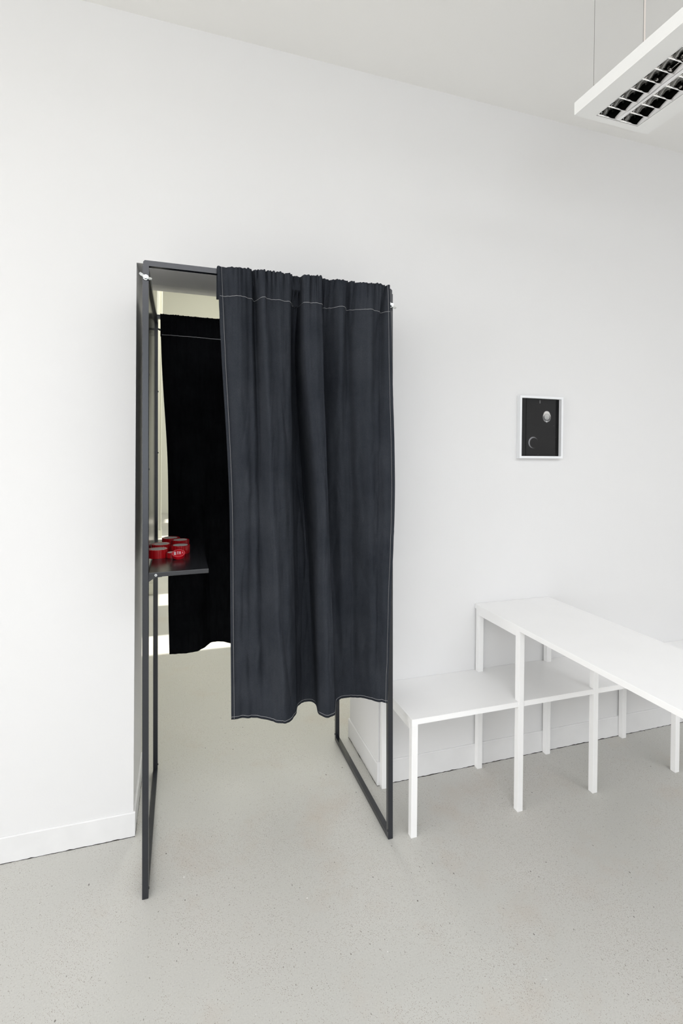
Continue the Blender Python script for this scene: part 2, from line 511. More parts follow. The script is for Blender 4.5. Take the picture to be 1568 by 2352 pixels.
# curtain bars: mitred tubes whose short legs drop onto the posts
def curtain_bar(yc0, yc1, x0, x1, ztop, leg):
    bm = bmesh.new()
    w = 0.0170
    prof = [(x0, ztop - leg), (x0, ztop - 0.005), (x0 + 0.005, ztop), (x1 - 0.005, ztop), (x1, ztop - 0.005), (x1, ztop - leg),
            (x1 - w, ztop - leg), (x1 - w, ztop - w), (x0 + w, ztop - w), (x0 + w, ztop - leg)]
    a = [bm.verts.new((x, yc0, z)) for x, z in prof]
    b = [bm.verts.new((x, yc1, z)) for x, z in prof]
    for q in ((0, 1, 2, 8, 9), (2, 3, 7, 8), (3, 4, 5, 6, 7)):
        bm.faces.new([a[i] for i in q]); bm.faces.new([b[i] for i in q][::-1])
    n = len(prof)
    for i in range(n):
        j = (i + 1) % n
        bm.faces.new((a[i], b[i], b[j], a[j]))
    return bpart(put('curtain_bar', finish(bm, 'curtain_bar'), M['steel']))
curtain_bar(YB0 - 0.0022, YB0 + 0.0148, -0.1168, 0.7275, 2.0200, 0.060)
curtain_bar(YB1 - 0.0148, YB1 + 0.0022, -0.1168, 0.7275, 2.0220, 0.060)

def wing_nut(c, ang, sgn=-1):
    """wing nut on a bolt whose axis is Y; ang turns the wings about Y"""
    bm = bmesh.new()
    y = Vector((0, sgn, 0))
    add_cyl(bm, Vector((0, 0, 0)), y, 0.0085, 0.0015, 24)
    add_cyl(bm, y * 0.0015, y, 0.0070, 0.0080, 20, 0.0058)
    add_cyl(bm, y * 0.0095, y, 0.0042, 0.0050, 16)
    for s in (-1, 1):
        pts = [(0.004, 0.0045), (0.0095, 0.0062), (0.0150, 0.0095), (0.0195, 0.0135)]
        hw = [0.0042, 0.0036, 0.0044, 0.0030]
        rows = []
        for (px, py), hh in zip(pts, hw):
            r = []
            for dz in (-hh, hh):
                for dt in (-0.0010, 0.0010):
                    r.append(bm.verts.new((s * px, sgn * (py + dt), dz)))
            rows.append(r)
        for i in range(3):
            a, b = rows[i], rows[i + 1]
            for k, l in ((0, 1), (1, 3), (3, 2), (2, 0)):
                bm.faces.new((a[k], a[l], b[l], b[k]))
        bm.faces.new((rows[-1][0], rows[-1][1], rows[-1][3], rows[-1][2]))
    bmesh.ops.rotate(bm, verts=bm.verts[:], cent=(0, 0, 0), matrix=Matrix.Rotation(ang, 3, 'Y'))
    bmesh.ops.translate(bm, verts=bm.verts[:], vec=Vector(c))
    o = bpart(put('wing_nut', finish(bm, 'wing_nut'), M['zinc']))
    o['label'] = 'bright zinc wing nut'
    return o
wing_nut((-0.1085, YB0 - 0.0022, 1.9660), math.radians(24))
wing_nut((0.7230, YB0 - 0.0022, 1.9600), math.radians(42))
wing_nut((-0.1085, YB1 + 0.0022, 1.9660), math.radians(15), 1)
wing_nut((0.7230, YB1 + 0.0022, 1.9660), math.radians(-20), 1)

# dark bolt heads on the inner faces of the left posts
for yy, zz in ((YB0 + 0.006, 1.665), (YB0 + 0.006, 1.365), (YB1 - 0.006, 1.685), (YB1 - 0.006, 1.415), (YB0 + 0.006, 0.030), (YB1 - 0.006, 0.030)):
    bm = bmesh.new()
    add_cyl(bm, (at_z(LX0, LXT, zz) + W - 0.0003, yy, zz), (1, 0, 0), 0.0042, 0.0028, 12, 0.0030)
    bpart(put('bolt', finish(bm, 'bolt'), M['bolt']))
for yy, zz in ((YB0 + 0.006, 1.665), (YB0 + 0.006, 0.030), (YB1 - 0.006, 0.030)):
    bm = bmesh.new()
    add_cyl(bm, (at_z(RX0, RXT, zz) - W + 0.0003, yy, zz), (-1, 0, 0), 0.0042, 0.0028, 12, 0.0030)
    bpart(put('bolt', finish(bm, 'bolt'), M['bolt']))

# folded sheet shelf fixed to the left frame
SZ = 1.0360
SX0, SX1, SY0, SY1 = -0.0955, 0.0885, YB0 + 0.004, 0.335
bm = bmesh.new()
add_box(bm, SX0, SX1, SY0, SY1, SZ - 0.0145, SZ)
for v in bm.verts:
    v.co.z += (v.co.x - SX0) / (SX1 - SX0) * 0.0030
bev(bm, 0.0012, 2)
shelf = bpart(put('shelf', finish(bm, 'shelf'), M['shelf']))
shelf['label'] = 'small black folded sheet metal shelf'
def spart(o):
    o.parent = shelf
    o.matrix_parent_inverse = shelf.matrix_parent_inverse.inverted() @ Matrix.Translation(-Vector(booth.location)) if False else Matrix.Identity(4)
    return o
bm = bmesh.new()
tri = [(SX0 - 0.002, SZ - 0.003), (SX0 + 0.040, SZ - 0.0146), (SX0 + 0.018, SZ - 0.0165), (SX0 - 0.002, SZ - 0.030)]
a = [bm.verts.new((x, SY0 + 0.0002, z)) for x, z in tri]; b = [bm.verts.new((x, SY0 + 0.010, z)) for x, z in tri]
bm.faces.new(a); bm.faces.new(b[::-1])
for i in range(4):
    j = (i + 1) % 4
    bm.faces.new((a[i], b[i], b[j], a[j]))
spart(put('bracket', finish(bm, 'bracket'), M['shelf']))
bm = bmesh.new()
add_cyl(bm, (SX0 + 0.0215, SY0 + 0.0005, SZ - 0.0080), (0, -1, 0), 0.0046, 0.0022, 20, 0.0038)
spart(put('screw', finish(bm, 'screw'), M['zinc']))['label'] = 'bright round screw head'
bm = bmesh.new()
add_cyl(bm, (SX0 + 0.0215, SY0 - 0.0016, SZ - 0.0080), (0, -1, 0), 0.0018, 0.0003, 6)
spart(put('screw_socket', finish(bm, 'screw_socket'), M['bolt']))

# ================================================================== CURTAINS
def catmull(vals, n):
    """n samples through the list of tuples"""
    out = []
    m = len(vals)
    for k in range(n):
        t = k / (n - 1) * (m - 1)
        i = min(int(t), m - 2); f = t - i
        p0 = vals[max(i - 1, 0)]; p1 = vals[i]; p2 = vals[i + 1]; p3 = vals[min(i + 2, m - 1)]
        out.append(tuple(0.5 * (2 * b + (c - a) * f + (2 * a - 5 * b + 4 * c - d) * f * f + (3 * b - a - 3 * c + d) * f ** 3)
                         for a, b, c, d in zip(p0, p1, p2, p3)))
    return out

def sm(t):
    t = min(1, max(0, t)); return t * t * (3 - 2 * t)

def build_curtain(name, levels, zs, y_bar, sgn, z_top, z_seam, seed, ncol, nrow, gather, hem_dz, pleats=None, folds=None):
    """levels: profile lists [(x,y)...] from the top level to the hem, zs their heights.
    sgn: side of the bar the cloth hangs on (-1 towards the viewer)."""
    S = [catmull(l, ncol) for l in levels]
    nl = len(zs)
    def surf(k, z, ztop_pull=True):
        # interpolate level profiles (monotone smooth between levels)
        if z >= zs[0]: i, f = 0, 0.0
        elif z <= zs[-1]: i, f = nl - 2, 1.0
        else:
            i = 0
            while z < zs[i + 1]: i += 1
            f = (zs[i] - z) / (zs[i] - zs[i + 1])
        def tang(j, c):
            if j == 0: return (S[1][k][c] - S[0][k][c]) / (zs[1] - zs[0])
            if j == nl - 1: return (S[j][k][c] - S[j - 1][k][c]) / (zs[j] - zs[j - 1])
            return (S[j + 1][k][c] - S[j - 1][k][c]) / (zs[j + 1] - zs[j - 1])
        dz = zs[i + 1] - zs[i]
        h00 = 2 * f ** 3 - 3 * f * f + 1; h10 = f ** 3 - 2 * f * f + f; h01 = -2 * f ** 3 + 3 * f * f; h11 = f ** 3 - f * f
        x, yy = [h00 * S[i][k][c] + h10 * dz * tang(i, c) + h01 * S[i + 1][k][c] + h11 * dz * tang(i + 1, c) for c in (0, 1)]
        u = k / (ncol - 1)
        edge = min(1, min(u, 1 - u) / 0.03)
        # fine wrinkles, stretched along the hang
        n1 = noise.noise(Vector((x * 26, z * 4.5, seed)))
        n2 = noise.noise(Vector((x * 60 + z * 4, z * 9, seed + 4)))
        n3 = noise.noise(Vector((x * 14 - z * 5, z * 11, seed + 8)))
        n4 = noise.noise(Vector((x * 110, z * 22, seed + 12)))
        body = sm((z_top - 0.06 - z) / 0.5)
        yy += (0.0080 * n1 + 0.0028 * n2 + 0.0042 * n3 + 0.0010 * n4) * (0.35 + 0.65 * body) * (0.3 + 0.7 * edge)
        rg = 1.0 - min(1.0, abs(noise.noise(Vector((x * 13 + z * 1.5, z * 2.2, seed + 60)))) * 3.2)
        rg2 = 1.0 - min(1.0, abs(noise.noise(Vector((x * 30 - z * 2.0, z * 4.0, seed + 64)))) * 3.0)
        yy -= sgn * (0.0042 * rg * rg + 0.0026 * rg2 * rg2) * body * edge
        if folds:
            hf = sm((z - 0.54) / 0.18) * sm((z_top + 0.02 - z) / 0.10)
            for (xa, xb, xc_, w, am) in folds:
                t = (1.82 - z) / 0.535           # 0 at 1.82 m, 1 at 1.285 m, 2 at 0.75 m
                if t < 1: xx = xa + (xb - xa) * t
                else: xx = xb + (xc_ - xb) * (t - 1)
                q = (x - xx) / w
                if abs(q) < 3: yy += sgn * am * math.exp(-q * q) * hf
        # folding creases from storage
        for zc, am in ((z_seam - 0.31, 0.0011), (z_seam - 0.79, 0.0017), (0.80, 0.0009)):
            zz = z - zc - 0.006 * noise.noise(Vector((x * 7, zc, seed)))
            yy += sgn * am * math.exp(-(zz / 0.007) ** 2) + sgn * am * 1.2 * sm(zz / 0.05) * math.exp(-abs(zz) / 0.12)
        # gathers below the bar
        dzt = max(0.0, z_top - z)
        if pleats:
            fwd = math.exp(-(dzt / 0.20) ** 2) * (0.35 + 0.65 * sm((x - 0.12) / 0.08)) * 0.014
            yy += sgn * fwd
            for (xa, xb, ln, w, dp) in pleats:
                xc = xa + (xb - xa) * dzt / 0.16
                ww = w * (0.7 + 2.0 * dzt / 0.3)
                q = (x - xc) / ww
                if abs(q) < 3:
                    yy -= sgn * dp * math.exp(-q * q) * math.exp(-(dzt / ln) ** 2)
        g = math.exp(-dzt / 0.16)
        gb = abs(noise.noise(Vector((x * 75, z * 1.5, seed + 24))))
        gc = abs(noise.noise(Vector((x * 150, z * 2.0, seed + 28))))
        yy += sgn * gather * (0.020 * gb * g + 0.008 * gc * g)
        # stay clear of the bar
        lim = y_bar + sgn * 0.0105
        if z > z_top - 0.045:
            yy = min(yy, lim - 0.0005) if sgn < 0 else max(yy, lim + 0.0005)
        return Vector((x, yy, z))
    bm = bmesh.new()
    rows = []
    zb = z_top
    def ruff(x): return (0.35 if name == 'back_curtain' else 0.3 + 0.7 * sm((x - 0.13) / 0.08)) * ruff0(x)
    def ruff0(x): return 0.0120 * abs(noise.noise(Vector((x * 95, 0, seed + 40)))) + 0.003 * noise.noise(Vector((x * 200, 0, seed + 41)))
    # back of the casing, then over the bar
    for z in (z_seam - 0.002, z_seam + 0.03, z_seam + 0.06, zb - 0.006):
        rows.append([Vector((S[0][k][0], y_bar - sgn * (0.0110 + 0.003 * abs(noise.noise(Vector((S[0][k][0] * 60, z, seed + 50))))), z)) for k in range(ncol)])
    for dy, dz in ((-0.0085, 0.0005), (-0.003, 0.0030), (0.004, 0.0028)):
        rows.append([Vector((S[0][k][0], y_bar + sgn * dy, zb + dz + ruff(S[0][k][0]))) for k in range(ncol)])
    zhem = zs[-1]
    for r in range(nrow + 1):
        t = r / nrow
        t = t * 0.55 + 0.45 * t * t      # denser near the top
        z = (zb - 0.001) + (zhem - zb + 0.001) * t
        row = []
        for k in range(ncol):
            p = surf(k, z)
            if r == 0: p.z += ruff(p.x) * 0.7
            p.z += hem_dz(k / (ncol - 1)) * t * t
            row.append(p)
        rows.append(row)
    V = [[bm.verts.new(p) for p in row] for row in rows]
    for i in range(len(V) - 1):
        for k in range(ncol - 1):
            bm.faces.new((V[i][k], V[i][k + 1], V[i + 1][k + 1], V[i + 1][k]))
    me = finish(bm, name, True)
    o = put(name, me, M['cloth_shaded'] if name == 'back_curtain' else M['cloth'])
    so = o.modifiers.new('thickness', 'SOLIDIFY')
    so.thickness = 0.0011
    so.offset = 0.0
    front = rows[7:]
    # dashed stitching that follows the cloth
    def stitch(path, nm, r=0.00075):
        bm = bmesh.new()
        d = 0.0; on = True; seg = [path[0]]
        for p, q in zip(path, path[1:]):
            L = (q - p).length
            if L == 0: continue
            t = 0.0
            while t < L - 1e-9:
                need = (0.0036 if on else 0.0005) - d
                stp = min(need, L - t)
                t += stp; d += stp
                pt = p.lerp(q, t / L)
                if on: seg.append(pt)
                if d >= (0.0036 if on else 0.0005) - 1e-9:
                    if on and len(seg) > 1:
                        add_prism_path(bm, [seg[0], seg[-1]], r, 4)
                    on = not on; d = 0.0; seg = [pt]
        s = put(nm, finish(bm, nm), M['thread'], o)
        s['label'] = 'pale thread stitching'
    off = Vector((0, -0.0012, 0))
    def row_at(z):
        return min(range(len(front)), key=lambda i: abs(front[i][0].z - z))
    ri = row_at(z_seam)
    stitch([p + off for p in front[ri]][2:-2], 'seam_stitching', 0.0013 if name == 'back_curtain' else 0.0007)
    def col_at(u): return max(1, min(ncol - 2, int(u * (ncol - 1))))
    cl, cr = col_at(0.014), col_at(0.990)
    if name == 'back_curtain':
        return o
    stitch([row[cl] + off for row in front], 'edge_stitching', 0.00045)
    stitch([row[cr] + off for row in front], 'edge_stitching', 0.00045)
    hi = row_at(zhem + 0.012)
    stitch([p + off for p in front[hi]], 'hem_stitching', 0.0006)
    return o

# front curtain: hem profile (plan view), then looser folds towards the bar
hem = [(0.167, -0.267), (0.209, -0.270), (0.251, -0.283), (0.285, -0.302), (0.310, -0.330), (0.330, -0.341), (0.353, -0.337),
       (0.371, -0.320), (0.385, -0.294), (0.399, -0.252), (0.423, -0.230), (0.448, -0.228), (0.461, -0.238), (0.466, -0.262),
       (0.459, -0.316), (0.467, -0.336), (0.481, -0.350), (0.503, -0.344), (0.516, -0.333), (0.543, -0.258), (0.568, -0.240),
       (0.594, -0.238), (0.626, -0.244), (0.660, -0.268), (0.690, -0.300), (0.717, -0.318)]
mid_px = [526, 556, 588, 605, 622, 640, 662, 672, 676, 678, 686, 700, 710, 716, 718, 724, 733, 740, 745, 748, 760, 780, 805, 838, 868, 901]
up_px = [507, 545, 575, 590, 603, 625, 650, 662, 668, 671, 676, 682, 687, 690, 692, 700, 715, 728, 736, 739, 752, 775, 805, 840, 868, 893]
top_px = [498, 540, 570, 585, 600, 622, 648, 660, 667, 671, 676, 681, 686, 689, 692, 700, 714, 728, 737, 741, 755, 778, 808, 842, 868, 888]
def x_on_plane(px, py, yp):
    d = F_ + R_ * ((px - 784) / 1150.756) + U_ * ((1048.177 - py) / 1150.756)
    t = (yp + 1.98364) / d.y
    return d.x * t
mid_y = [0.012, 0.004, -0.006, -0.018, -0.030, -0.034, -0.010, 0.012, 0.030, 0.046, 0.066, 0.088, 0.104, 0.112, -0.010, -0.042, -0.056, -0.052,
         -0.034, 0.084, 0.090, 0.064, 0.034, 0.004, -0.012, -0.020]
up_y = [0.006, -0.004, 0.004, 0.014, -0.020, -0.014, -0.012, -0.006, 0.010, 0.034, 0.058, 0.078, 0.088, 0.090, -0.010, -0.030, -0.036, -0.032,
        -0.024, 0.046, 0.050, 0.008, 0.020, -0.006, 0.008, -0.012]
mid = [(x_on_plane(p, 1120, -0.30), -0.302 + h) for p, h in zip(mid_px, mid_y)]
low = [(0.62 * h[0] + 0.38 * m[0], 0.70 * h[1] + 0.30 * m[1]) for h, m in zip(hem, mid)]
up = [(x_on_plane(p, 800, -0.30), -0.313 + h) for p, h in zip(up_px, up_y)]
top = [(x_on_plane(p, 640, -0.30), -0.3085 + 0.28 * h) for p, h in zip(top_px, up_y)]
ybar_f = YB0 + 0.0063
FO = [(x_on_plane(a, 760, -0.31), x_on_plane(b, 1120, -0.31), x_on_plane(c, 1500, -0.31), w, am) for a, b, c, w, am in (
    (604, 618, 640, 0.016, 0.018), (588, 599, 606, 0.010, -0.012), (548, 555, 560, 0.028, 0.008), (571, 578, 576, 0.008, -0.006),
    (782, 790, 800, 0.015, 0.014), (803, 818, 825, 0.010, -0.012), (845, 850, 855, 0.018, 0.012), (876, 874, 872, 0.008, -0.010),
    (520, 540, 545, 0.007, -0.006), (640, 652, 662, 0.010, 0.006))]
PL = [(x_on_plane(a, 640, -0.31), x_on_plane(b, 740, -0.31), ln, w, d) for a, b, ln, w, d in (
    (520, 533, 0.25, 0.006, 0.007), (553, 555, 0.10, 0.003, 0.007), (579, 590, 0.30, 0.006, 0.018), (590, 592, 0.08, 0.004, 0.013),
    (609, 612, 0.15, 0.005, 0.012), (622, 620, 0.10, 0.003, 0.009), (631, 633, 0.08, 0.004, 0.009), (651, 652, 0.12, 0.005, 0.011),
    (673, 674, 0.30, 0.006, 0.018), (682, 680, 0.14, 0.004, 0.016), (691, 688, 0.08, 0.003, 0.011), (712, 709, 0.13, 0.006, 0.013),
    (722, 722, 0.06, 0.003, 0.009), (739, 741, 0.30, 0.005, 0.019), (757, 750, 0.12, 0.005, 0.011), (769, 758, 0.12, 0.004, 0.009),
    (800, 798, 0.22, 0.006, 0.015), (816, 806, 0.15, 0.006, 0.014), (842, 838, 0.12, 0.004, 0.008), (858, 855, 0.10, 0.003, 0.007),
    (884, 868, 0.20, 0.006, 0.013))]
fc = build_curtain('front_curtain', [top, up, mid, low, hem], [2.01, 1.76, 1.30, 0.85, 0.517], ybar_f, -1, 2.0215, 1.9270, 3.0, 420, 240, 0.6,
                   lambda u: 0.0, PL, FO)
tag(fc, 'charcoal cotton curtain with white stitching hung across front of booth', 'curtain')

hemb = [(-0.044, 0.359), (-0.005, 0.353), (0.032, 0.352), (0.070, 0.361), (0.099, 0.384), (0.126, 0.430), (0.151, 0.451), (0.191, 0.445),
        (0.229, 0.417), (0.27, 0.375), (0.31, 0.350), (0.35, 0.352), (0.39, 0.40), (0.43, 0.44), (0.48, 0.43), (0.53, 0.37), (0.58, 0.35), (0.64, 0.37), (0.69, 0.36)]
nb = len(hemb)
def lerp_list(x0, x1, y, amp):
    return [(x0 + (x1 - x0) * i / (nb - 1), y + amp * (h[1] - 0.385)) for i, h in enumerate(hemb)]
ybar_b = YB1 - 0.0063
topb = lerp_list(-0.091, 0.705, ybar_b - 0.0125, 0.03)
upb = lerp_list(-0.082, 0.70, ybar_b - 0.010, 0.22)
midb = [(0.5 * a[0] + 0.5 * b[0] - 0.004, 0.4 * a[1] + 0.6 * b[1]) for a, b in zip(upb, hemb)]
midb[0] = (-0.056, midb[0][1])
lowb = [(h[0] - 0.006, h[1]) for h in hemb]
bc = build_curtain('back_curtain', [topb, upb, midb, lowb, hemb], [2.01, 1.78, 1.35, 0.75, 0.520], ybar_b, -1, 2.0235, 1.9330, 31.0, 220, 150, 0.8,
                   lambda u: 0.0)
tag(bc, 'curtain darkened with painted-in shade, hung across far side of booth, behind the shelf', 'curtain')

# ================================================================== WHITE BENCH AND TABLE
LW = 0.0245
BF = -0.3150                       # front of the legs
bench = empty('low_bench', (1.7, -0.16, 0))
tag(bench, 'low white wooden bench running along wall under the tall table', 'bench')
def kid(parent):
    def f(name, *a, **k):
        o = box(name, *a, **k)
        o.parent = parent
        o.matrix_parent_inverse = Matrix.Translation(-Vector(parent.location))
        return o
    return f
bk = kid(bench)
WW = M['white_wood']
WB = -0.0075                       # back of the legs, clear of the baseboard
def notched_board(x0, x1, y0, y1, z0, z1, notches):
    out = [(x0, y0)]
    for (n0, n1, ny) in notches:
        out += [(n0, y0), (n0, ny), (n1, ny), (n1, y0)]
    out += [(x1, y0), (x1, y1), (x0, y1)]
    bm = bmesh.new()
    lo = [bm.verts.new((x, y, z0)) for x, y in out]; hi = [bm.verts.new((x, y, z1)) for x, y in out]
    # quads between notch lines keep the flat faces clean
    f0 = bm.faces.new(lo[::-1]); f1 = bm.faces.new(hi)
    for i in range(len(out)):
        j = (i + 1) % len(out)
        bm.faces.new((lo[i], lo[j], hi[j], hi[i]))
    bmesh.ops.triangulate(bm, faces=[f0, f1])
    o = put('seat_board', finish(bm, 'seat_board'), WW, bench)
    o.matrix_parent_inverse = Matrix.Translation(-Vector(bench.location))
notched_board(0.8165, 2.1450, BF + 0.0025, -0.0010, 0.4185, 0.4390,
              [(1.2806, 1.2806 + LW + 0.0006, BF + LW + 0.0003), (1.6536, 1.6536 + LW + 0.0006, BF + LW + 0.0003)])
notched_board(2.1455, 2.6100, BF + 0.0025, -0.0010, 0.4185, 0.4390, [])
for a in (0.8165, 2.1170, 2.5850):
    bk('leg', a, a + LW, BF + 0.0005, BF + LW, 0, 0.4183, WW, bevel=0.0009)
    bk('leg', a, a + LW, WB - LW, WB, 0, 0.4183, WW, bevel=0.0009)
for a in (0.8165, 2.1170, 2.5850):
    bk('rail', a, a + LW, BF + LW + 0.0002, WB - LW - 0.0002, 0.3945, 0.4183, WW, bevel=0.0009)

table = empty('tall_table', (1.48, -0.8, 0))
tag(table, 'tall narrow white wooden table projecting from wall over the bench', 'table')
tk = kid(table)
tk('table_top', 1.2790, 1.6820, -1.620, -0.0010, 0.7200, 0.7405, WW, bevel=0.0009)
for a in (1.2810, 1.6540):
    tk('leg', a, a + LW, BF, BF + LW, 0, 0.7198, WW, bevel=0.0009)
    tk('leg', a, a + LW, WB - LW, WB, 0, 0.4183, WW, bevel=0.0009)
    tk('leg', a, a + LW, WB - LW, WB, 0.4392, 0.7198, WW, bevel=0.0009)
    tk('leg', a, a + LW, -1.600, -1.600 + LW, 0, 0.7198, WW, bevel=0.0009)
for a in (1.2810, 1.6540):
    tk('rail', a, a + LW, BF + LW + 0.0002, WB - LW - 0.0002, 0.6950, 0.7198, WW, bevel=0.0009)

# ================================================================== FRAMED PHOTOGRAPH
pic = empty('framed_photograph', (1.615, 0.0, 1.405))
tag(pic, 'small white-framed dark photograph hanging on wall above the bench', 'picture')
PX0, PX1, PZ0, PZ1 = 1.4930, 1.7370, 1.4040, 1.6960
FD = 0.0250
bm = bmesh.new()
fw_ = 0.0105
def ring(y, x0, x1, z0, z1):
    return [bm.verts.new(p) for p in ((x0, y, z0), (x1, y, z0), (x1, y, z1), (x0, y, z1))]
ob = ring(-0.0005, PX0, PX1, PZ0, PZ1); of = ring(-FD, PX0, PX1, PZ0, PZ1)
if_ = ring(-FD, PX0 + fw_, PX1 - fw_, PZ0 + fw_, PZ1 - fw_); ib = ring(-0.0055, PX0 + fw_, PX1 - fw_, PZ0 + fw_, PZ1 - fw_)
for a, b in ((ob, of), (of, if_), (if_, ib)):
    for i in range(4):
        j = (i + 1) % 4
        bm.faces.new((a[i], a[j], b[j], b[i]))
bm.faces.new(ob[::-1])
bm.faces.new(ib)
bmesh.ops.bevel(bm, geom=[e for e in bm.edges if abs(e.verts[0].co.y + FD) < 1e-6 and abs(e.verts[1].co.y + FD) < 1e-6], offset=0.0008, segments=2, affect='EDGES')
o = put('frame', finish(bm, 'frame'), M['frame_white'], pic)
o.matrix_parent_inverse = Matrix.Translation(-Vector(pic.location))

def make_print():
    n = N('dark_photographic_print')
    tc = n.node('ShaderNodeTexCoord')
    sep = n.node('ShaderNodeSeparateXYZ'); n.link(tc.outputs['Generated'], sep.inputs[0])
    x, z = sep.outputs[0], sep.outputs[2]
    A = 0.223 / 0.271
    def circ(cx, cz, sx=1.0, sz=1.0):
        dx = n.math('MULTIPLY', n.math('SUBTRACT', x, cx), A * sx)
        dz = n.math('MULTIPLY', n.math('SUBTRACT', z, cz), sz)
        return n.math('SQRT', n.math('ADD', n.math('MULTIPLY', dx, dx), n.math('MULTIPLY', dz, dz)))
    def inside(d, r, soft=0.006):
        c = n.node('ShaderNodeMapRange'); c.inputs[1].default_value = r + soft; c.inputs[2].default_value = r - soft
        c.inputs[3].default_value = 0; c.inputs[4].default_value = 1
        n.link(d, c.inputs[0]); return c.outputs[0]
    def band(v, c, w, soft=0.004):
        return inside(n.math('ABSOLUTE', n.math('SUBTRACT', v, c)), w, soft)
    v = n.coord()
    g = n.noise(v, 900, 2, 0.7)
    col = n.ramp(g, [(0.25, (0.013, 0.013, 0.013)), (0.75, (0.026, 0.026, 0.026))])
    # darker strip on the right, seam on the left
    col = n.mix(n.math('GREATER_THAN', x, 0.915), col, (0.004, 0.004, 0.004))
    col = n.mix(band(x, 0.160, 0.010), col, (0.003, 0.003, 0.003))
    # small tick at the top
    tick = n.math('MULTIPLY', band(x, 0.507, 0.008, 0.005), n.math('MULTIPLY', n.math('GREATER_THAN', z, 0.922), n.math('LESS_THAN', z, 0.975)))
    col = n.mix(tick, col, (0.20, 0.20, 0.20))
    # bell push: drop-shaped plate, dark ring, button
    gz = n.node('ShaderNodeMapRange'); gz.inputs[1].default_value = 0.60; gz.inputs[2].default_value = 0.80
    n.link(z, gz.inputs[0])
    plate = n.math('MAXIMUM', inside(circ(0.686, 0.684), 0.086, 0.005), inside(circ(0.686, 0.714, 1.08, 1.0), 0.078, 0.006))
    pl = n.ramp(gz.outputs[0], [(0.02, (0.30, 0.30, 0.30)), (0.22, (0.12, 0.12, 0.12)), (0.45, (0.16, 0.16, 0.16)), (0.62, (0.50, 0.49, 0.47)), (0.9, (0.66, 0.65, 0.63)), (1.0, (0.20, 0.20, 0.20))])
    col = n.mix(plate, col, pl)
    col = n.mix(inside(circ(0.692, 0.682), 0.060, 0.004), col, (0.035, 0.035, 0.035))
    col = n.mix(inside(circ(0.686, 0.608), 0.012, 0.008), col, (0.6, 0.6, 0.6))
    gr = n.noise(v, 500, 2, 0.8)
    bt = n.mix(0.4, n.ramp(gz.outputs[0], [(0.10, (0.07, 0.07, 0.07)), (0.30, (0.34, 0.34, 0.33)), (0.65, (0.58, 0.57, 0.56))]),
               n.ramp(gr, [(0.35, (0.15, 0.15, 0.15)), (0.65, (0.6, 0.6, 0.59))]))
    col = n.mix(inside(circ(0.692, 0.687), 0.053, 0.003), col, bt)
    # crescent of an empty hole
    d1 = circ(0.347, 0.235)
    cres = n.math('MULTIPLY', inside(d1, 0.098, 0.004), n.math('SUBTRACT', 1.0, inside(circ(0.367, 0.228), 0.094, 0.010)))
    col = n.mix(cres, col, (0.30, 0.30, 0.31))
    # dust
    ds = n.node('ShaderNodeTexVoronoi', feature='F1'); ds.inputs['Scale'].default_value = 48.0
    n.link(v, ds.inputs['Vector'])
    sc = n.node('ShaderNodeSeparateColor'); n.link(ds.outputs['Color'], sc.inputs[0])
    dust = n.math('MULTIPLY', n.math('LESS_THAN', ds.outputs['Distance'], 0.045), n.math('LESS_THAN', sc.outputs[0], 0.5))
    col = n.mix(n.math('MULTIPLY', dust, 0.6), col, (0.30, 0.29, 0.27))
    n.link(col, n.b.inputs['Base Color'])
    n.set(Roughness=0.25, Specular_IOR_Level=0.15)
    return n.m
M['print'] = make_print()
o = box('print', PX0 + fw_ + 0.0002, PX1 - fw_ - 0.0002, -0.0075, -0.0058, PZ0 + fw_ + 0.0002, PZ1 - fw_ - 0.0002, M['print'], pic)
o.matrix_parent_inverse = Matrix.Translation(-Vector(pic.location))
o['label'] = 'black photographic print with round bell push'

# ================================================================== PENDANT LAMP
LX_0, LX_1, LY_0, LY_1, LZ_0, LZ_1 = 1.2570, 1.5770, -1.88, -0.6000, 2.5690, 2.6110
light = empty('pendant_light', (1.417, -1.24, LZ_0))
tag(light, 'long white pendant ceiling light with mirrored louvre grid hanging on wires', 'lamp')
def lpart(o):
    o.parent = light
    o.matrix_parent_inverse = Matrix.Translation(-Vector(light.location))
    return o
RX = ((1.3300, 1.4080), (1.4240, 1.5060))
CY0, CY1 = -0.6250, -1.8550
bm = bmesh.new()
